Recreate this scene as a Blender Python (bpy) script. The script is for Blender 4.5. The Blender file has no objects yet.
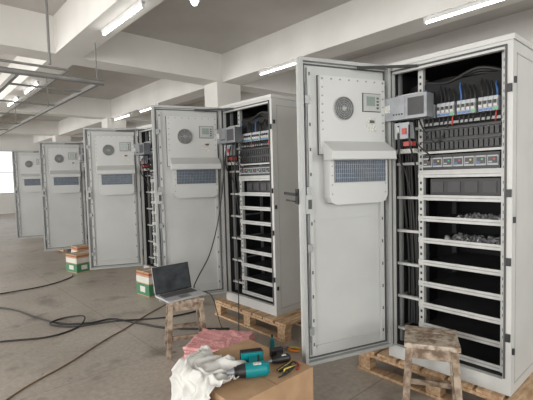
import bpy, math, random
from mathutils import Vector, Matrix, noise
random.seed(7)
S = bpy.context.scene
try:
    S.view_settings.view_transform = 'Standard'
except Exception: pass

# ------------------------------------------------------------ materials
def mat(name, col, rough=0.5, metal=0.0, var=0.06, scale=6.0, col2=None, bump=0.0, emis=None, estr=0.0, detail=4, stretch=None, ramp=(0.35,0.65)):
    m = bpy.data.materials.new(name); m.use_nodes = True
    nt = m.node_tree; b = nt.nodes["Principled BSDF"]
    b.inputs["Roughness"].default_value = rough
    b.inputs["Metallic"].default_value = metal
    tc = nt.nodes.new("ShaderNodeTexCoord"); mp = nt.nodes.new("ShaderNodeMapping")
    if stretch: mp.inputs["Scale"].default_value = stretch
    nt.links.new(tc.outputs["Object"], mp.inputs["Vector"])
    n = nt.nodes.new("ShaderNodeTexNoise"); n.inputs["Scale"].default_value = scale; n.inputs["Detail"].default_value = detail
    nt.links.new(mp.outputs[0], n.inputs["Vector"])
    r = nt.nodes.new("ShaderNodeValToRGB")
    if col2 is None:
        a = tuple(max(0, c*(1-var)) for c in col); c2 = tuple(min(1, c*(1+var)) for c in col)
    else: a, c2 = col, col2
    r.color_ramp.elements[0].color = (*a, 1); r.color_ramp.elements[1].color = (*c2, 1)
    r.color_ramp.elements[0].position = ramp[0]; r.color_ramp.elements[1].position = ramp[1]
    nt.links.new(n.outputs[0], r.inputs[0]); nt.links.new(r.outputs[0], b.inputs["Base Color"])
    if bump:
        bp = nt.nodes.new("ShaderNodeBump"); bp.inputs["Strength"].default_value = bump; bp.inputs["Distance"].default_value = 0.01
        nt.links.new(n.outputs[0], bp.inputs["Height"]); nt.links.new(bp.outputs[0], b.inputs["Normal"])
    if emis:
        b.inputs["Emission Color"].default_value = (*emis, 1); b.inputs["Emission Strength"].default_value = estr
    return m

M = {}
M['white'] = mat("cabinet_paint", (0.50,0.505,0.49), 0.42, var=0.04, scale=3)
M['door'] = mat("door_paint", (0.43,0.44,0.43), 0.38, var=0.05, scale=2.2, detail=6)
M['rim'] = mat("door_rim_paint", (0.36,0.37,0.365), 0.4, var=0.05, scale=3)
M['ac'] = mat("ac_unit_paint", (0.475,0.485,0.475), 0.42, var=0.03, scale=3)
M['rack'] = mat("rack_zinc", (0.46,0.465,0.45), 0.45, 0.1, var=0.06, scale=12)
M['railgrey'] = mat("side_rail_grey", (0.24,0.245,0.245), 0.5, 0.2, var=0.1, scale=12)
M['zinc'] = mat("galvanised_steel", (0.25,0.26,0.275), 0.45, 0.5, var=0.12, scale=14)
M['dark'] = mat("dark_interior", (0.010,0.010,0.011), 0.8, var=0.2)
M['black'] = mat("black_plastic", (0.012,0.012,0.013), 0.45, var=0.2)
M['gasket'] = mat("rubber_gasket", (0.08,0.08,0.08), 0.8)
M['tray'] = mat("tray_grey", (0.055,0.055,0.058), 0.5, 0.2, var=0.15)
M['grille'] = mat("blue_grille", (0.075,0.115,0.165), 0.5, 0.2, var=0.2, scale=40)
M['meshgrey'] = mat("fan_guard", (0.27,0.28,0.28), 0.4, 0.4)
M['fandark'] = mat("fan_dark", (0.14,0.14,0.14), 0.6)
M['screen'] = mat("lcd", (0.20,0.25,0.22), 0.2)
M['label'] = mat("label_sticker", (0.62,0.62,0.58), 0.6, scale=90, col2=(0.35,0.36,0.34))
M['red'] = mat("red_plastic", (0.45,0.05,0.04), 0.4)
M['orange'] = mat("orange_plastic", (0.75,0.25,0.03), 0.4)
M['green'] = mat("green_plastic", (0.06,0.35,0.14), 0.4)
M['blue'] = mat("blue_plastic", (0.05,0.14,0.36), 0.4)
M['brk'] = mat("breaker_white", (0.36,0.38,0.40), 0.45)
M['yellow'] = mat("yellow_plastic", (0.6,0.45,0.08), 0.4)
M['bag'] = mat("clear_plastic_bag", (0.22,0.23,0.24), 0.18, 0.3, scale=30, col2=(0.5,0.5,0.5), bump=0.6)
M['wood'] = mat("pallet_wood", (0.34,0.20,0.105), 0.75, scale=5, col2=(0.56,0.40,0.25), stretch=(2,9,9), bump=0.2)
M['oldwood'] = mat("weathered_stool_wood", (0.13,0.085,0.055), 0.75, scale=18, col2=(0.36,0.29,0.22), bump=0.4, ramp=(0.38,0.60), detail=8)
M['oldwood2'] = mat("stained_seat_wood", (0.17,0.115,0.075), 0.7, scale=26, col2=(0.42,0.36,0.29), bump=0.4, ramp=(0.38,0.58), detail=9)
M['card'] = mat("cardboard", (0.36,0.225,0.125), 0.85, scale=7, col2=(0.46,0.30,0.175))
M['cardw'] = mat("carton_white_print", (0.56,0.55,0.50), 0.7)
M['cardg'] = mat("carton_green_print", (0.05,0.18,0.09), 0.7)
M['cardr'] = mat("carton_red_print", (0.30,0.08,0.05), 0.7)
M['cloth'] = mat("white_cloth", (0.63,0.625,0.60), 0.9, var=0.05, scale=9, bump=0.2)
M['pink'] = mat("pink_wrap", (0.62,0.25,0.26), 0.6, scale=60, col2=(0.74,0.40,0.39), bump=0.6)
M['teal'] = mat("teal_plastic", (0.0,0.20,0.22), 0.35, var=0.1)
M['silver'] = mat("laptop_silver", (0.50,0.51,0.52), 0.35, 0.3)
M['keys'] = mat("laptop_keys", (0.13,0.13,0.14), 0.5)
M['lscreen'] = mat("laptop_screen", (0.015,0.018,0.022), 0.15, scale=9, col2=(0.05,0.055,0.06), emis=(0.35,0.4,0.45), estr=0.03)
M['cable'] = mat("black_cable", (0.018,0.018,0.018), 0.5)
M['cableb'] = mat("brown_cable", (0.18,0.12,0.07), 0.6)
M['tube'] = mat("tube_glow", (0.9,0.9,0.9), 0.4, emis=(1,0.99,0.96), estr=9)
M['lampbody'] = mat("lamp_body", (0.62,0.62,0.61), 0.5)
M['pipe'] = mat("grey_pipe", (0.22,0.22,0.21), 0.5, 0.2)
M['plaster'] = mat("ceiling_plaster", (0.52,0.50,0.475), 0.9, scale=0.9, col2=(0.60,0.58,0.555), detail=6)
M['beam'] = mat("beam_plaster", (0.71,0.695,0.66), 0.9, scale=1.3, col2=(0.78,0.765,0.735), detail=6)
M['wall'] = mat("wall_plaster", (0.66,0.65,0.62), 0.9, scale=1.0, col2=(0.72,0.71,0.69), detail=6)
M['frame'] = mat("window_frame", (0.55,0.56,0.57), 0.4, 0.3)

# floor : worn concrete with joints, dust, dark stains and paint marks
fm = bpy.data.materials.new("concrete_floor"); fm.use_nodes = True
nt = fm.node_tree; b = nt.nodes["Principled BSDF"]
tc = nt.nodes.new("ShaderNodeTexCoord")
def NN(sc,det): 
    n=nt.nodes.new("ShaderNodeTexNoise"); n.inputs["Scale"].default_value=sc; n.inputs["Detail"].default_value=det
    nt.links.new(tc.outputs["Object"], n.inputs["Vector"]); return n
def RR(src,p0,c0,p1,c1):
    r=nt.nodes.new("ShaderNodeValToRGB"); r.color_ramp.elements[0].position=p0; r.color_ramp.elements[1].position=p1
    r.color_ramp.elements[0].color=(*c0,1); r.color_ramp.elements[1].color=(*c1,1); nt.links.new(src, r.inputs[0]); return r
def MX(a,b_,mode='MULTIPLY'):
    x=nt.nodes.new("ShaderNodeMix"); x.data_type='RGBA'; x.blend_type=mode; x.inputs[0].default_value=1
    nt.links.new(a,x.inputs[6]); nt.links.new(b_,x.inputs[7]); return x.outputs[2]
n1=NN(0.8,8); n2=NN(28,6); n3=NN(2.6,10); n4=NN(7.5,5)
base=RR(n1.outputs[0],.32,(0.35,0.31,0.265),.68,(0.49,0.44,0.385))
fine=RR(n2.outputs[0],.3,(0.76,0.75,0.74),.7,(1,1,1))
stain=RR(n3.outputs[0],.33,(0.60,0.58,0.56),.44,(1,1,1))
spots=RR(n4.outputs[0],.27,(0.45,0.43,0.42),.31,(1,1,1))
br = nt.nodes.new("ShaderNodeTexBrick"); br.offset=0
br.inputs["Color1"].default_value=(1,1,1,1); br.inputs["Color2"].default_value=(0.96,0.96,0.96,1); br.inputs["Mortar"].default_value=(0.74,0.71,0.68,1)
br.inputs["Scale"].default_value=1.0; br.inputs["Mortar Size"].default_value=0.006; br.inputs["Brick Width"].default_value=1.6; br.inputs["Row Height"].default_value=1.6
nt.links.new(tc.outputs["Object"], br.inputs["Vector"])
c=MX(base.outputs[0],fine.outputs[0]); c=MX(c,stain.outputs[0]); c=MX(c,spots.outputs[0]); c=MX(c,br.outputs[0])
nt.links.new(c, b.inputs["Base Color"])
mr = nt.nodes.new("ShaderNodeMapRange"); mr.inputs[3].default_value=0.26; mr.inputs[4].default_value=0.55
nt.links.new(n3.outputs[0], mr.inputs[0]); nt.links.new(mr.outputs[0], b.inputs["Roughness"])
M['floor']=fm

# ------------------------------------------------------------ mesh builder
class MB:
    def __init__(s): s.v=[]; s.f=[]; s.m=[]; s.sm=[]; s.mats=[]; s.T=Matrix.Identity(4)
    def mi(s,k):
        if k not in s.mats: s.mats.append(k)
        return s.mats.index(k)
    def add(s,vs,fs,k,smooth=False):
        o=len(s.v); s.v += [tuple(s.T@Vector(p)) for p in vs]; i=s.mi(k)
        for f in fs: s.f.append([o+a for a in f]); s.m.append(i); s.sm.append(smooth)
    def box(s,x0,x1,y0,y1,z0,z1,k):
        vs=[(x,y,z) for x in (x0,x1) for y in (y0,y1) for z in (z0,z1)]
        s.add(vs,[(0,1,3,2),(4,6,7,5),(0,4,5,1),(2,3,7,6),(0,2,6,4),(1,5,7,3)],k)
    def cyl(s,p0,p1,r,k,n=16,r1=None):
        p0=Vector(p0);p1=Vector(p1);d=(p1-p0).normalized(); r1=r if r1 is None else r1
        a=d.orthogonal().normalized(); c=d.cross(a)
        vs=[];
        for i in range(n):
            t=2*math.pi*i/n; o=a*math.cos(t)+c*math.sin(t)
            vs += [p0+o*r, p1+o*r1]
        s.add(vs,[(2*i,2*((i+1)%n),2*((i+1)%n)+1,2*i+1) for i in range(n)],k,True)
        s.add([vs[2*i] for i in range(n)],[tuple(reversed(range(n)))],k)
        s.add([vs[2*i+1] for i in range(n)],[tuple(range(n))],k)
    def prism(s,poly,ax,a0,a1,k):
        def P(p,a):
            if ax=='y': return (p[0],a,p[1])
            if ax=='x': return (a,p[0],p[1])
            return (p[0],p[1],a)
        n=len(poly); vs=[P(p,a0) for p in poly]+[P(p,a1) for p in poly]
        s.add(vs,[tuple(range(n)),tuple(reversed(range(n,2*n)))]+[(i,n+i,n+(i+1)%n,(i+1)%n) for i in range(n)],k)
    def beam(s,p0,p1,w,h,k,up=(0,0,1)):
        p0=Vector(p0);p1=Vector(p1);d=(p1-p0).normalized(); a=d.cross(Vector(up))
        if a.length<1e-4: a=Vector((1,0,0))
        a.normalize(); c=a.cross(d)
        vs=[]
        for p in (p0,p1):
            for sx,sy in ((-1,-1),(1,-1),(1,1),(-1,1)): vs.append(p+a*sx*w/2+c*sy*h/2)
        s.add(vs,[(3,2,1,0),(4,5,6,7)]+[(i,(i+1)%4,4+(i+1)%4,4+i) for i in range(4)],k)
    def ring(s,c,nrm,R,r,k,n=28,m=6):
        c=Vector(c); d=Vector(nrm).normalized(); a=d.orthogonal().normalized(); e=d.cross(a); vs=[]
        for i in range(n):
            t=2*math.pi*i/n; o=a*math.cos(t)+e*math.sin(t)
            for j in range(m):
                q=2*math.pi*j/m; vs.append(c+o*(R+r*math.cos(q))+d*r*math.sin(q))
        s.add(vs,[(i*m+j,((i+1)%n)*m+j,((i+1)%n)*m+(j+1)%m,i*m+(j+1)%m) for i in range(n) for j in range(m)],k,True)
    def tube(s,pts,r,k,n=8,sub=6):
        P=[Vector(p) for p in pts]; Q=[]
        for i in range(len(P)-1):
            a=P[max(i-1,0)];b_=P[i];c=P[i+1];d=P[min(i+2,len(P)-1)]
            for j in range(sub):
                t=j/sub; Q.append(0.5*((2*b_)+(-a+c)*t+(2*a-5*b_+4*c-d)*t*t+(-a+3*b_-3*c+d)*t**3))
        Q.append(P[-1]); vs=[]; prev=None
        for i,q in enumerate(Q):
            d=(Q[min(i+1,len(Q)-1)]-Q[max(i-1,0)])
            d=d.normalized() if d.length>1e-6 else Vector((0,0,1))
            a=d.orthogonal() if prev is None else prev-d*prev.dot(d)
            if a.length<1e-5: a=d.orthogonal()
            a.normalize(); prev=a; c=d.cross(a)
            for j in range(n):
                t=2*math.pi*j/n; vs.append(q+(a*math.cos(t)+c*math.sin(t))*r)
        s.add(vs,[(i*n+j,i*n+(j+1)%n,(i+1)*n+(j+1)%n,(i+1)*n+j) for i in range(len(Q)-1) for j in range(n)],k,True)
    def build(s,name,parent=None,bevel=0,loc=None):
        me=bpy.data.meshes.new(name); me.from_pydata(s.v,[],s.f)
        for k in s.mats: me.materials.append(M[k])
        for i,p in enumerate(me.polygons): p.material_index=s.m[i]; p.use_smooth=s.sm[i]
        me.update(); o=bpy.data.objects.new(name,me); S.collection.objects.link(o)
        if parent: o.parent=parent
        if loc: o.location=loc
        if bevel:
            bm=o.modifiers.new("bev",'BEVEL'); bm.width=bevel; bm.segments=2; bm.limit_method='ANGLE'
        return o
def empty(name):
    e=bpy.data.objects.new(name,None); S.collection.objects.link(e); e.empty_display_size=0.1; return e

# ------------------------------------------------------------ room shell
X0,X1,Y0,Y1,ZC=-6.0,8.0,-4.5,24.0,4.2
m=MB(); m.box(X0,X1,Y0,Y1,-0.1,0,'floor'); m.build("floor")
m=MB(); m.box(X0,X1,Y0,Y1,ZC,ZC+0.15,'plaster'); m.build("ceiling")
def windowed_wall(name, along, fixed0, fixed1, a0, a1, wins, zs, zh, base):
    m=MB()
    def B(p,q,z0,z1,k='wall'):
        if along=='y': m.box(fixed0,fixed1,p,q,z0,z1,k)
        else: m.box(p,q,fixed0,fixed1,z0,z1,k)
    cur=a0
    for (p,q) in wins:
        B(cur,p,0,ZC); B(p,q,0,zs); B(p,q,zh,ZC); cur=q
    B(cur,a1,0,ZC); m.build(name)
    for i,(p,q) in enumerate(wins):
        w=MB(); c=(fixed0+fixed1)/2; t=0.03
        def F(p_,q_,z0,z1):
            if along=='y': w.box(c-t,c+t,p_,q_,z0,z1,'frame')
            else: w.box(p_,q_,c-t,c+t,z0,z1,'frame')
        F(p,q,zs,zs+.06); F(p,q,zh-.06,zh); F(p,p+.06,zs,zh); F(q-.06,q,zs,zh); F((p+q)/2-.03,(p+q)/2+.03,zs,zh); F(p,q,(zs+zh)/2-.02,(zs+zh)/2+.02)
        w.build("window_%d"%(base+i))
LW=[(-3.0,0.5),(2.0,5.5),(8,11.5),(13.5,17),(19,22.5)]
windowed_wall("wall_left",'y',X0-.2,X0,Y0-.2,Y1+.2,LW,0.9,3.4,1)
BW=[(-5,-1.5),(0.5,4.0)]
windowed_wall("wall_back",'x',Y0-.2,Y0,X0,X1,BW,0.9,3.4,6)
FW=[(-5,-1.5),(2.6,4.6)]
windowed_wall("wall_far",'x',Y1,Y1+.2,X0,X1,FW,1.0,3.2,8)
m=MB(); m.box(X1,X1+.2,Y0-.2,Y1+.2,0,ZC,'wall'); m.build("wall_right")
for (a,c) in [(-3.0,-2.5),(7.25,7.75),(13.5,14.0),(19.5,20.0)]:
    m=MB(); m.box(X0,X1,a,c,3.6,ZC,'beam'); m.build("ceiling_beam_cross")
for (a,c) in [(Y0,-3.0),(-2.5,7.25),(7.75,13.5),(14.0,19.5),(20.0,Y1)]:
    for (p,q,zb) in ((5.35,5.85,3.6),(2.0,2.42,3.6),(-1.6,-1.15,3.6),(-4.6,-4.1,3.6)):
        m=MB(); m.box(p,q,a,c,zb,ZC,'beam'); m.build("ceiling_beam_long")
for y in (-3.0,7.25,13.5,19.5):
    m=MB(); m.box(5.2,5.85,y,y+.5,0,3.6,'beam'); m.build("concrete_column",bevel=.01)

# ------------------------------------------------------------ ceiling lamps
def tube_lamp(x,y0,y1,z=3.535,zt=3.6):
    m=MB(); m.prism([(x-.028,z+.035),(x-.018,z+.018),(x+.018,z+.018),(x+.028,z+.035),(x+.028,zt),(x-.028,zt)],'y',y0,y1,'lampbody')
    m.cyl((x,y0+.03,z),(x,y1-.03,z),.015,'tube',12)
    m.box(x-.018,x+.018,y0,y0+.03,z-.018,z+.04,'lampbody'); m.box(x-.018,x+.018,y1-.03,y1,z-.018,z+.04,'lampbody')
    m.build("fluorescent_ceiling_lamp")
for (x,a,c) in ((2.22,4.5,5.75),(2.22,9.3,10.5),(2.22,11.2,12.4),(2.22,15.5,16.7),(5.42,1.5,2.7),(5.42,4.9,6.1),(5.42,10.3,11.5),(5.42,12.2,13.4)):
    tube_lamp(x,a,c)
m=MB(); m.cyl((2.66,4.1,4.2),(2.66,4.1,3.68),.006,'black',8); m.cyl((2.66,4.1,3.70),(2.66,4.1,3.62),.025,'lampbody',14)
m.cyl((2.66,4.1,3.62),(2.66,4.1,3.57),.025,'tube',16,.05); m.cyl((2.66,4.1,3.57),(2.66,4.1,3.52),.05,'tube',16,.025)
m.build("ceiling_light_bulb")

# cable tray + conduit, upper left
m=MB()
m.cyl((-3.0,6.3,3.0),(2.4,6.3,3.0),.04,'pipe'); m.cyl((-3.0,6.3,3.12),(1.9,6.3,3.12),.018,'pipe',10)
m.beam((1.25,6.3,2.98),(1.25,18,2.98),.045,.06,'pipe'); m.beam((2.3,6.3,2.98),(2.3,18,2.98),.045,.06,'pipe')
m.cyl((1.9,6.3,3.12),(1.9,18,3.12),.018,'pipe',10)
y=7.0
while y<18:
    m.box(1.25,2.3,y-.02,y+.02,2.965,2.99,'pipe'); y+=1.5
for y in (6.3,9,12,15,17.8): m.cyl((2.3,y,3.0),(2.3,y,3.59),.01,'pipe',8)
m.cyl((-1.4,6.3,3.0),(-1.4,6.3,3.59),.01,'pipe',8)
m.build("cable_tray")
m=MB(); m.cyl((1.66,6.3,3.16),(1.66,6.3,4.2),.018,'pipe',10); m.build("hanger_rod")

# ------------------------------------------------------------ cabinets
def door(parent, hx, hy, z0, z1, a, w, handle):
    m=MB(); m.T=Matrix.Translation((hx,hy,z0))@Matrix.Rotation(math.pi-a,4,'Z')
    H=z1-z0
    m.box(0,w,-.01,.012,0,H,'door')
    for (a0,a1,b0,b1) in ((0,w,0,.022),(0,w,H-.022,H),(0,.022,.022,H-.022),(w-.022,w,.022,H-.022)):
        m.box(a0,a1,.012,.045,b0,b1,'rim')
    g=.034
    for (a0,a1,b0,b1) in ((g,w-g,g,g+.008),(g,w-g,H-g-.008,H-g),(g,g+.008,g,H-g),(w-g-.008,w-g,g,H-g)):
        m.box(a0,a1,.012,.022,b0,b1,'gasket')
    for x in (.06,w-.085):
        m.box(x,x+.028,.012,.032,.06,H-.06 if x>.3 else H-.80,'door')
        z=.12
        while z<(H-.1 if x>.3 else H-.85):
            m.box(x+.009,x+.019,.0315,.0335,z,z+.022,'gasket'); z+=.16
    m.box(.1,w-.1,.012,.02,.10,.115,'door'); m.box(.1,w-.1,.012,.02,H-1.05,H-1.04,'door')
    m.cyl((w-.045,.036,.15),(w-.045,.036,H-.15),.005,'zinc',8)
    for z in (.2,.75,1.12,1.7): m.box(w-.065,w-.03,.03,.048,z,z+.05,'meshgrey')
    m.box(w-.07,w-.02,.02,.055,1.0,1.12,'rim'); m.box(w-.058,w-.035,.055,.06,1.03,1.09,'gasket')
    q=lambda zz: zz-z0
    ax0,ax1=.055,.575
    m.box(ax0-.004,ax1+.004,.012,.022,q(1.636),q(2.149),'gasket')
    m.box(ax0,ax1,.022,.045,q(1.64),q(2.145),'ac')
    for i in range(7):
        zz=q(1.80)+i*.054
        for x in (ax0+.018,ax1-.018): m.cyl((x,.045,zz),(x,.049,zz),.006,'meshgrey',8)
    for i in range(8):
        x=ax0+.018+i*(ax1-ax0-.036)/7
        m.cyl((x,.045,q(2.127)),(x,.049,q(2.127)),.006,'meshgrey',8)
    fc=(.395,.047,q(1.94))
    m.cyl((fc[0],.040,fc[2]),(fc[0],.048,fc[2]),.084,'ac',36)
    m.cyl((fc[0],.040,fc[2]),(fc[0],.0495,fc[2]),.074,'fandark',36)
    for R in (.074,.060,.046,.032,.018): m.ring((fc[0],.054,fc[2]),(0,1,0),R,.0036,'meshgrey')
    for t in range(4):
        an=t*math.pi/4; dx,dz=math.cos(an)*.074,math.sin(an)*.074
        m.cyl((fc[0]-dx,.052,fc[2]-dz),(fc[0]+dx,.052,fc[2]+dz),.0025,'meshgrey',6)
    m.cyl((fc[0],.05,fc[2]),(fc[0],.056,fc[2]),.014,'meshgrey',16)
    m.box(.095,.245,.045,.050,q(1.925),q(2.05),'gasket'); m.box(.10,.24,.050,.055,q(1.93),q(2.045),'rim'); m.box(.145,.215,.055,.0565,q(1.965),q(2.027),'screen')
    for i in range(4): m.box(.115,.132,.055,.0575,q(1.945)+i*.022,q(1.958)+i*.022,'gasket')
    m.box(.13,.215,.045,.0465,q(1.79),q(1.885),'label'); m.box(.145,.185,.0465,.0475,q(1.85),q(1.87),'gasket')
    hx0,hx1=.05,.555
    m.prism([(.045,q(1.725)),(.15,q(1.655)),(.155,q(1.60)),(.045,q(1.60))],'x',hx0,hx1,'ac')
    m.box(hx0,hx1,.154,.157,q(1.60),q(1.607),'rim')
    c=.05; lb0,lb1=.07,.535
    m.prism([(lb0,q(1.6)),(lb1,q(1.6)),(lb1,q(1.31)+c),(lb1-.015,q(1.31)+.015),(lb1-c,q(1.31)),(lb0+c,q(1.31)),(lb0+.015,q(1.31)+.015),(lb0,q(1.31)+c)],'y',.012,.085,'ac')
    gx0,gx1,g0,g1=.095,.50,q(1.455),q(1.598)
    m.box(gx0,gx1,.085,.088,g0,g1,'grille')
    n=26
    for i in range(n+1):
        x=gx0+(gx1-gx0)*i/n; m.box(x-.0015,x+.0015,.088,.094,g0,g1,'zinc')
    for i in range(6):
        zz=g0+(g1-g0)*i/5; m.box(gx0,gx1,.088,.095,zz-.0015,zz+.0015,'zinc')
    for x in (lb0+.018,lb1-.018):
        for zz in (1.38,1.44,1.5,1.56): m.cyl((x,.085,q(zz)),(x,.088,q(zz)),.005,'meshgrey',8)
    for i in range(11):
        zz=.1+i*.175
        for x in (.028,w-.028):
            if zz<H-.05: m.cyl((x,.012,zz),(x,.024,zz),.005,'meshgrey',8)
    for zz in (.15,H/2,H-.2): m.cyl((-.004,.0,zz),(-.004,.0,zz+.09),.011,'zinc',10)
    if handle:
        m.box(w-.03,w+.012,-.035,.0,1.06,1.16,'black'); m.beam((w+.0,-.03,1.12),(w+.085,-.045,1.135),.022,.018,'black'); m.beam((w-.02,-.03,1.07),(w+.07,-.05,1.09),.01,.010,'black')
    m.build("door_leaf",parent)

def cabinet(oy, a, handle=False, dw=.715):
    E=empty("electrical_cabinet")
    ox,W,D,z0,z1=2.6,.8,.75,.17,2.27
    m=MB(); m.T=Matrix.Translation((ox,oy,0))
    t=.02
    m.box(0,D,0,t,z0,z1,'white'); m.box(0,D,W-t,W,z0,z1,'white'); m.box(D-t,D,t,W-t,z0,z1,'white')
    m.box(-.01,D+.01,-.01,W+.01,z1-.03,z1,'white'); m.box(0,D,t,W-t,z0,z0+.09,'white')
    m.box(0,.035,t,.045,z0+.09,z1-.03,'white'); m.box(0,.035,W-.045,W-t,z0+.09,z1-.03,'white'); m.box(0,.035,.045,W-.045,z1-.075,z1-.03,'white')
    m.box(-.008,0,.03,.04,z0+.1,z1-.05,'gasket'); m.box(-.008,0,W-.04,W-.03,z0+.1,z1-.05,'gasket'); m.box(-.008,0,.04,W-.04,z1-.06,z1-.05,'gasket')
    for (p,q_,r_,s_) in ((.06,D-.06,z0+.06,z0+.066),(.06,D-.06,z1-.1,z1-.094),(.06,.066,z0+.06,z1-.094),(D-.066,D-.06,z0+.06,z1-.094)):
        m.box(p,q_,-.003,.0,r_,s_,'rim')
    for z in (.5,.95,1.95,1.35): m.box(-.018,-.002,.003,.028,z,z+.045,'black')
    for z in (.42,2.0,1.2): m.box(.012,.03,-.012,0,z,z+.035,'black')
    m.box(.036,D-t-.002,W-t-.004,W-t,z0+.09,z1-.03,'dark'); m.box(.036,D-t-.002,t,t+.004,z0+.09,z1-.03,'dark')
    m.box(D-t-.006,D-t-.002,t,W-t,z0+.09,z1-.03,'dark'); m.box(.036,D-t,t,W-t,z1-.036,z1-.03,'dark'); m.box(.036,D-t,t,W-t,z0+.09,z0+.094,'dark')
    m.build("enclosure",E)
    r=MB(); r.T=m.T
    pn,pf=.05,.57
    for x,kk in ((.075,'rack'),(D-.14,'tray')):
        r.box(x,x+.035,pn,pn+.032,z0+.09,z1-.04,kk); r.box(x,x+.035,pf,pf+.034,z0+.09,z1-.04,kk)
    z=z0+.13
    while z<z1-.1:
        r.box(.0735,.0752,pf+.010,pf+.024,z,z+.018,'black'); r.box(.0735,.0752,pn+.011,pn+.022,z,z+.018,'black'); z+=.045
    for x in (.10,.50): r.box(x,x+.028,W-.05,W-.03,z0+.09,z1-.04,'railgrey')
    z=.36
    while z<2.15:
        r.box(.10,.53,W-.052,W-.046,z,z+.018,'railgrey'); r.box(.075,.105,pf+.03,W-.03,z,z+.018,'rack')
        z+=.24
    sh=[.29,.44,.585,.735,.885,1.04,1.19,1.335,1.49]
    for z in sh:
        r.box(.068,.076,pn,pf+.034,z-.02,z+.016,'rack'); r.box(.076,D-.1,pn+.02,pf+.01,z-.02,z-.012,'tray')
        r.box(.0675,.068,pn+.034,pf,z-.004,z+.001,'railgrey')
    r.box(.12,.5,pn+.05,pf-.03,1.35,1.46,'black')
    for i in range(4): r.box(.115,.12,pn+.07+i*.11,pn+.15+i*.11,1.37,1.44,'tray')
    r.box(.068,.076,pn,pf+.034,1.505,1.52,'rack')
    r.box(.06,.4,pn+.035,pf-.005,1.52,1.62,'black')
    nn=7; wd=(pf-pn-.045)/nn
    for i in range(nn):
        y=pn+.038+i*wd
        r.box(.052,.06,y+.003,y+wd-.003,1.54,1.60,'brk'); r.box(.048,.052,y+.008,y+wd-.008,1.55,1.592,'tray')
        r.box(.046,.05,y+.02,y+.030,1.572,1.582,('red','green','yellow')[i%3]); r.box(.046,.05,y+.036,y+.056,1.556,1.564,'blue' if i%2 else 'brk')
    r.box(.068,.076,pn,pf+.034,1.63,1.645,'rack')
    r.box(.070,.35,pn+.03,pf,1.65,1.80,'black')
    for j in range(2):
        for i in range(16):
            y=pn+.038+i*.0298
            r.box(.052,.070,y,y+.022,1.655+j*.075,1.70+j*.075,'black')
            r.box(.049,.052,y+.004,y+.018,1.69+j*.075,1.697+j*.075,'tray')
        r.box(.05,.07,pn+.03,pf,1.708+j*.075,1.714+j*.075,'tray')
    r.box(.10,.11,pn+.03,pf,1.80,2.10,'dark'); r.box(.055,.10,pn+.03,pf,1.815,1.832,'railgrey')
    y=pn+.04; i=0
    while y<pf-.03:
        w_=.026
        r.box(.04,.10,y,y+w_,1.865,1.95,'brk'); r.box(.03,.04,y+.003,y+w_-.003,1.888,1.93,'rack'); r.box(.018,.03,y+.007,y+w_-.007,1.905,1.925,'black')
        r.box(.037,.04,y+.003,y+w_-.003,1.868,1.882,'blue' if i%4 else 'green')
        r.tube([(.07,y+.013,1.95),(.055+.01*(i%3),y+.01,1.99),(.10,y+.03,2.04+.01*(i%4)),(.2,y+.02,2.12)],.0055,'cable' if i%7 else 'blue',6,3)
        r.tube([(.06,y+.013,1.865),(.045,y+.013,1.845),(.06,y+.02,1.805)],.0045,'cable' if i%8 else 'red',6,3)
        y+=w_+.002+(.016 if i in(3,7,11) else 0); i+=1
    for k in range(7):
        y=.605+.022*k
        r.tube([(.12+.02*k,y,2.12),(.10,y,1.85),(.13+.01*(k%3),y+.01,1.4),(.12+.01*k,y-.008*(k%2),.9),(.16,y-.01,.4)],.010,'cable',7,5)
    for k in range(9):
        r.tube([(.12+.03*k,.08,2.10),(.08+.02*k,.22,2.14-.012*(k%5)),(.1+.02*k,.42,2.09+.012*(k%4)),(.12,.62,2.13-.01*k)],.011,'cable',7,5)
    r.tube([(-.02,.70,1.83),(-.03,.69,1.62),(.04,.68,1.5),(.09,.66,1.3)],.007,'cable',7,5)
    r.tube([(-.02,.62,1.83),(-.05,.60,1.70),(.03,.60,1.55),(.1,.62,1.45)],.006,'cable',7,5)
    r.tube([(-.0,.56,1.86),(-.03,.5,1.76),(.03,.45,1.70),(.06,.40,1.80),(.07,.38,1.87)],.005,'cable',7,5)
    r.tube([(-.0,.60,1.86),(-.04,.55,1.70),(.02,.5,1.62),(.05,.52,1.58)],.005,'cable',7,5)
    r.build("rack_frame",E)
    c=MB(); c.T=m.T
    c.box(-.075,.02,.47,.825,1.865,2.02,'zinc'); c.box(-.078,-.075,.49,.60,1.885,2.0,'tray'); c.box(-.079,-.075,.62,.81,1.88,2.01,'zinc')
    c.box(-.081,-.079,.73,.78,1.92,1.97,'label')
    for k in range(4): c.cyl((-.082,.64+.02*k,1.90),(-.075,.64+.02*k,1.90),.006,'black',8)
    c.box(-.02,.05,.62,.73,1.74,1.85,'brk'); c.box(-.03,-.02,.64,.67,1.77,1.81,'red'); c.box(-.03,-.02,.69,.71,1.78,1.82,'rack')
    c.box(.0,.06,.6,.74,1.64,1.67,'label'); c.box(-.01,.05,.61,.67,1.69,1.72,'red')
    c.build("controller_box",E)
    d=MB()
    hy=oy+W-.005
    d.beam((ox+.02,oy+.55,z1-.055),(ox-.30*math.cos(a)-.02,hy+.30*math.sin(a)-.055,z1-.06),.012,.018,'black')
    d.build("door_stay",E)
    door(E,ox-.012,hy,.26,2.25,a,dw,handle)
    return E
cabs=[(.775,18.5),(2.775,20),(4.82,25),(7.2,18),(9.55,17)]
CE=[]
for i,(oy,a) in enumerate(cabs):
    CE.append(cabinet(oy,math.radians(a),handle=(i==0)))

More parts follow.
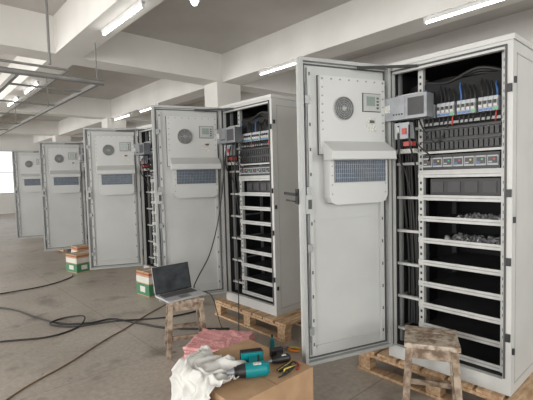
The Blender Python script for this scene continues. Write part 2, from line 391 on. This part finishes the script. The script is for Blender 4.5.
# ------------------------------------------------------------ pallets
def pallet(x0,x1,y0,y1,h=.168):
    m=MB()
    n=7; w=(y1-y0)/n
    for i in range(n):
        m.box(x0+random.uniform(0,.015),x1,y0+i*w+.012,y0+(i+1)*w-.012,h-.022,h,'wood')
    for x in (x0+.0,(x0+x1)/2-.05,x1-.1):
        m.box(x,x+.09,y0+.01,y1-.01,h-.044,h-.022,'wood'); m.box(x,x+.09,y0+.01,y1-.01,0,.02,'wood')
        for y in (y0+.02,(y0+y1)/2-.05,y1-.12): m.box(x+.005,x+.085,y,y+.1,.02,h-.044,'wood')
    m.build("wooden_pallet",bevel=.002)
pallet(2.56,3.45,.62,1.84); pallet(2.5,3.4,2.55,3.68)
for oy in (4.82,7.2,9.55): pallet(2.55,3.4,oy-.12,oy+.92)

# ------------------------------------------------------------ stools
def stool(cx,cy,h,s,rot,name="wooden_stool"):
    m=MB(); m.T=Matrix.Translation((cx,cy,0))@Matrix.Rotation(rot,4,'Z')
    n=3; w=2*s/n
    for i in range(n): m.box(-s,s,-s+i*w+.002,-s+(i+1)*w-.002,h-.028,h-random.uniform(0,.003),'oldwood2')
    t=s-.03; bsp=s+.005
    for sx in (-1,1):
        for sy in (-1,1): m.beam((sx*bsp,sy*bsp,0),(sx*t,sy*t,h-.028),.038,.038,'oldwood',up=(0,1,0))
    for sg in (-1,1):
        m.box(-t,t,sg*t-.01,sg*t+.01,h-.095,h-.028,'oldwood'); m.box(sg*t-.01,sg*t+.01,-t,t,h-.095,h-.028,'oldwood')
        k=t+.018
        m.box(-k,k,sg*k-.01,sg*k+.01,.14,.175,'oldwood'); m.box(sg*k-.01,sg*k+.01,-k,k,.20,.235,'oldwood')
    return m.build(name,bevel=.003)
stool(2.325,1.125,.52,.15,math.radians(-62))
stool(1.81,3.12,.48,.155,math.radians(-25))

# ------------------------------------------------------------ laptop
m=MB(); m.T=Matrix.Translation((1.775,3.13,.482))@Matrix.Rotation(math.radians(-2),4,'Z')
m.box(-.18,.18,-.14,.11,0,.016,'silver')
m.box(-.16,.16,-.03,.09,.016,.0175,'keys')
for i in range(5):
    for j in range(13): m.box(-.157+j*.0243,-.157+j*.0243+.020,-.027+i*.0235,-.027+i*.0235+.019,.0175,.0195,'gasket')
m.box(-.05,.05,-.125,-.045,.016,.0168,'zinc')
m.T=m.T@Matrix.Translation((0,.11,.014))@Matrix.Rotation(math.radians(-14),4,'X')
m.box(-.18,.18,0,.008,0,.245,'silver'); m.box(-.178,.178,-.002,0,.003,.242,'black'); m.box(-.168,.168,-.003,-.002,.018,.232,'lscreen')
m.cyl((-.14,.002,0),(.14,.002,0),.007,'black',10)
m.build("laptop")

# ------------------------------------------------------------ cardboard box, cloth, drills
m=MB(); bx0,bx1,by0,by1,bh=1.18,1.765,1.58,2.18,.36
t=.006
m.box(bx0,bx1,by0,by0+t,0,bh,'card'); m.box(bx0,bx1,by1-t,by1,0,bh,'card'); m.box(bx0,bx0+t,by0+t,by1-t,0,bh,'card'); m.box(bx1-t,bx1,by0+t,by1-t,0,bh,'card')
m.box(bx0,bx1,by0,by1,0,.006,'card')
xm=(bx0+bx1)/2
m.box(bx0,xm-.003,by0,by1,bh,bh+.005,'card'); m.box(xm+.003,bx1,by0,by1,bh,bh+.005,'card')
m.build("cardboard_box")

def folds(p,seed):
    w=Vector((noise.noise(p*.9+Vector((seed,3,0))),noise.noise(p*.9+Vector((7,seed,0))),0))*.8
    a=noise.noise(Vector((p.x*1.0,p.y*1.9,seed))+w); b_=noise.noise(Vector((p.x*2.4,p.y*1.4,seed+9))+w*1.5)
    c=noise.noise(Vector((p.x*4,p.y*4,seed+4)))
    return max(0,(1-abs(a)*2.2))**2*.6+max(0,(1-abs(b_)*2.4))**2*.4+.12*c+.12
def crumple(name,cx,cy,zf,sx,sy,k,amp,freq,seed,rot=0,n=80,thick=.004,edge=.16):
    R=Matrix.Rotation(rot,3,'Z'); vs=[];fs=[]
    for i in range(n+1):
        for j in range(n+1):
            u=(i/n-.5);v=(j/n-.5)
            e=1+edge*noise.noise(Vector((math.atan2(v,u)*1.1,seed,0)))
            p=R@Vector((u*sx*e,v*sy*e,0)); x=cx+p.x;y=cy+p.y
            h=folds(Vector((x*freq,y*freq,0)),seed)
            x2,y2,z=zf(x,y,max(0,h)*amp)
            vs.append((x2,y2,z))
    for i in range(n):
        for j in range(n):
            a=i*(n+1)+j; fs.append((a,a+n+1,a+n+2,a+1))
    m=MB(); m.add(vs,fs,k,True); o=m.build(name)
    s_=o.modifiers.new("solid",'SOLIDIFY'); s_.thickness=thick; s_.offset=1
    return o
top=bh+.006
def drape(x,y,h):
    mound=.035*math.exp(-((x-1.27)**2+(y-2.0)**2)/.015)
    if x>=bx0-.01: return (x,y,top+h+mound)
    d=bx0-.01-x
    return (bx0-.012-h*.8-.02*min(1,d*10),y,max(.02,top-d*1.0+h*.3+mound))
crumple("white_cloth",1.215,1.945,drape,.46,.40,'cloth',.062,5.5,3.3,rot=.2,n=110)

def drill(name,loc,rot,bodymat,scale=1.0):
    m=MB(); m.T=Matrix.Translation(loc)@Matrix.Rotation(rot,4,'Z')@Matrix.Scale(scale,4)
    z=.038
    m.cyl((-.09,0,z),(-.075,0,z),.026,bodymat,20,.036); m.cyl((-.075,0,z),(.03,0,z),.036,bodymat,20); m.cyl((.03,0,z),(.07,0,z),.036,'black',20,.028)
    m.cyl((.07,0,z),(.085,0,z),.024,'black',20); m.cyl((.085,0,z),(.12,0,z),.021,'zinc',20,.012); m.cyl((.12,0,z),(.18,0,z),.004,'zinc',8)
    for i in range(4): m.box(-.07+i*.012,-.064+i*.012,-.037,-.02,z-.012,z+.012,'black')
    m.prism([(-.045,-.02),(.0,-.02),(-.01,-.12),(-.055,-.125)],'z',z-.017,z+.017,bodymat)
    m.prism([(-.055,-.045),(-.04,-.045),(-.055,-.12),(-.065,-.12)],'z',z-.018,z+.018,'black')
    m.prism([(.0,-.035),(.012,-.035),(.006,-.065),(-.005,-.06)],'z',z-.008,z+.008,'black')
    m.prism([(-.085,-.12),(.03,-.12),(.03,-.135),(-.085,-.135)],'z',z-.03,z+.03,bodymat)
    m.prism([(-.09,-.135),(.035,-.135),(.03,-.175),(-.085,-.175)],'z',z-.032,z+.032,'black')
    m.box(-.05,-.01,.0,.02,z+.03,z+.037,'label')
    return m.build(name,bevel=.003)
# teal drill: chuck toward lower left, battery toward the far right like in the photo
drill("cordless_drill",(1.42,1.74,top+.001),math.radians(150),'teal',1.15)
drill("cordless_screwdriver",(1.66,1.75,top),math.radians(160),'black',.7)
m=MB()
for k in range(4):
    m.tube([(1.52+.03*k,1.62,top+.008),(1.58,1.61+.01*k,top+.015+.008*k),(1.67,1.63,top+.025),(1.70,1.68,top+.02),(1.64,1.67+.01*k,top+.01),(1.57,1.66+.008*k,top+.01)],.005,'cable' if k!=2 else 'yellow',7,6)
m.tube([(1.66,1.61,top+.008),(1.7,1.63,top+.008),(1.73,1.68,top+.008)],.006,'red',7,6)
m.build("tool_cord_coil")

# pink wrap stack
E=empty("pink_foam_wrap")
for i in range(7):
    o=crumple("sheet_%d"%(i+1),1.80+.01*(i%3),2.58+.012*(i%2),(lambda z0: (lambda x,y,h:(x,y,z0+h)))(.002+i*.033),.44-.008*i,.44,'pink',.016,5,1.0+i*3,rot=.05*i+.3,n=40,thick=.029,edge=.06)
    o.parent=E

def carton(cx,cy,rot,w,d,h):
    m=MB(); m.T=Matrix.Translation((cx,cy,0))@Matrix.Rotation(rot,4,'Z')
    m.box(-w/2,w/2,-d/2,d/2,0,h,'card')
    e=.002
    m.box(-w/2-e,w/2+e,-d/2-e,d/2+e,h*.04,h*.50,'cardg'); m.box(-w/2-e,w/2+e,-d/2-e,d/2+e,h*.54,h*.80,'cardw'); m.box(-w/2-e,w/2+e,-d/2-e,d/2+e,h*.88,h*.94,'cardr')
    m.box(-w*.25,w*.1,-d/2-.004,-d/2-e,h*.16,h*.40,'cardw'); m.box(-w/2-.004,-w/2-e,-d*.2,d*.2,h*.16,h*.40,'cardw')
    m.box(-w/2,w/2,-.03,.03,h,h+.002,'label')
    m.build("printed_carton",bevel=.002)
carton(2.2,7.2,.2,.30,.34,.3); carton(2.40,4.98,.1,.25,.30,.32)
carton(2.36,7.62,.05,.24,.3,.36)

# ------------------------------------------------------------ cables
def cable(name,pts,r=.008,k='cable'):
    m=MB(); m.tube(pts,r,k,8,8); return m.build(name)
z=.009
cable("power_cable",[(-.6,7.2,z),(.3,6.3,z),(.85,5.7,z),(1.05,5.0,z),(1.20,4.59,z),(1.42,4.40,z),(1.63,4.35,z),(1.78,4.0,z),(1.89,3.72,z),(2.1,3.45,z),(2.35,3.2,z)],.010)
cable("power_cable",[(.2,4.75,z),(.66,4.49,z),(1.0,4.3,z),(1.29,4.38,z),(1.42,4.62,z+.02),(1.25,4.78,z),(1.08,4.62,z+.02),(1.25,4.42,z),(1.6,4.2,z+.02),(1.85,4.1,z),(2.1,3.95,z),(2.4,3.9,z)],.009)
cable("extension_cable",[(.1,2.9,.006),(.53,3.31,.006),(.95,3.55,.006),(1.33,3.81,.006),(1.62,3.98,.006),(1.95,4.2,.006),(2.3,4.4,.006)],.006,'cableb')
cable("power_cable",[(0,6.6,z),(.97,6.5,z),(1.5,6.5,z),(1.9,6.75,z),(2.0,6.95,z)],.008)
cable("data_cable",[(2.55,3.42,1.86),(2.48,3.40,1.5),(2.42,3.42,1.1),(2.30,3.42,.75),(2.12,3.36,.56),(1.99,3.24,.51),(1.965,3.20,.495)],.006)
cable("data_cable",[(2.50,3.20,1.86),(2.46,3.20,1.3),(2.44,3.15,.8),(2.40,3.1,.35),(2.30,2.98,.03),(2.30,2.9,.012)],.005)
cable("laptop_charger_cable",[(1.97,3.08,.49),(2.06,3.05,.42),(2.10,2.98,.15),(2.14,2.85,.02),(2.22,2.65,.01),(2.12,2.45,.01),(2.30,2.25,.01)],.004)
m=MB(); m.cyl((2.30,2.52,0),(2.30,2.52,.10),.02,'teal',16); m.cyl((2.30,2.52,.10),(2.30,2.52,.13),.02,'teal',16,.008); m.cyl((2.30,2.52,.13),(2.30,2.52,.15),.009,'black',12)
m.build("adhesive_bottle")
m=MB()
m.T=Matrix.Translation((2.42,2.44,0))@Matrix.Rotation(.5,4,'Z')
m.tube([(-.02,-.10,.012),(-.035,-.04,.014),(-.012,0,.014)],.011,'orange',8,5); m.tube([(.02,-.10,.012),(.035,-.04,.014),(.012,0,.014)],.011,'yellow',8,5)
m.prism([(-.02,0),(.02,0),(.012,.06),(0,.075),(-.012,.06)],'z',.006,.022,'zinc'); m.cyl((0,.01,.004),(0,.01,.026),.009,'black',12)
m.build("cable_cutter")

for (x,y,z_,sx,sy) in ((2.82,1.0,1.19,.2,.26),(2.82,1.05,1.04,.2,.34)):
    o=crumple("plastic_bag",x,y,(lambda z0: (lambda x,y,h:(x,y,z0-.011+h)))(z_),sx,sy,'bag',.045,14,z_*7,n=40,thick=.002); o.parent=CE[0]

# ------------------------------------------------------------ lights
def area(name,loc,rot,sx,sy,p,col=(1,1,1)):
    l=bpy.data.lights.new(name,'AREA'); l.shape='RECTANGLE'; l.size=sx; l.size_y=sy; l.energy=p; l.color=col
    o=bpy.data.objects.new(name,l); o.location=loc; o.rotation_euler=rot; S.collection.objects.link(o); return o
for i,(p,q) in enumerate(LW):
    area("window_daylight",(X0-.25,(p+q)/2,2.15),(0,-math.pi/2,0),2.5,3.5,(260,300,360,380,380)[i],(1.0,0.985,0.96))
for (p,q) in BW:
    area("window_daylight",((p+q)/2,Y0-.25,2.15),(math.pi/2,0,0),3.5,2.5,150,(1.0,0.985,0.96))
w=bpy.data.worlds.new("World"); S.world=w; w.use_nodes=True
bg=w.node_tree.nodes["Background"]; bg.inputs[0].default_value=(0.96,0.98,1,1); bg.inputs[1].default_value=1.6

# ------------------------------------------------------------ camera
psi,phi,th=math.radians(42.1),math.radians(3.2),0.026
F=Vector((math.sin(psi)*math.cos(phi),math.cos(psi)*math.cos(phi),-math.sin(phi)))
R0=Vector((math.cos(psi),-math.sin(psi),0)); U0=R0.cross(F)
R=R0*math.cos(th)-U0*math.sin(th); U=R0*math.sin(th)+U0*math.cos(th)
cam=bpy.data.cameras.new("camera"); co=bpy.data.objects.new("camera",cam); S.collection.objects.link(co)
mw=Matrix.Identity(4)
for i in range(3):
    mw[i][0]=R[i]; mw[i][1]=U[i]; mw[i][2]=-F[i]
mw[0][3]=0;mw[1][3]=0;mw[2][3]=1.5
co.matrix_world=mw
cam.sensor_width=36; cam.lens=405/533*36; cam.clip_start=.05
S.camera=co
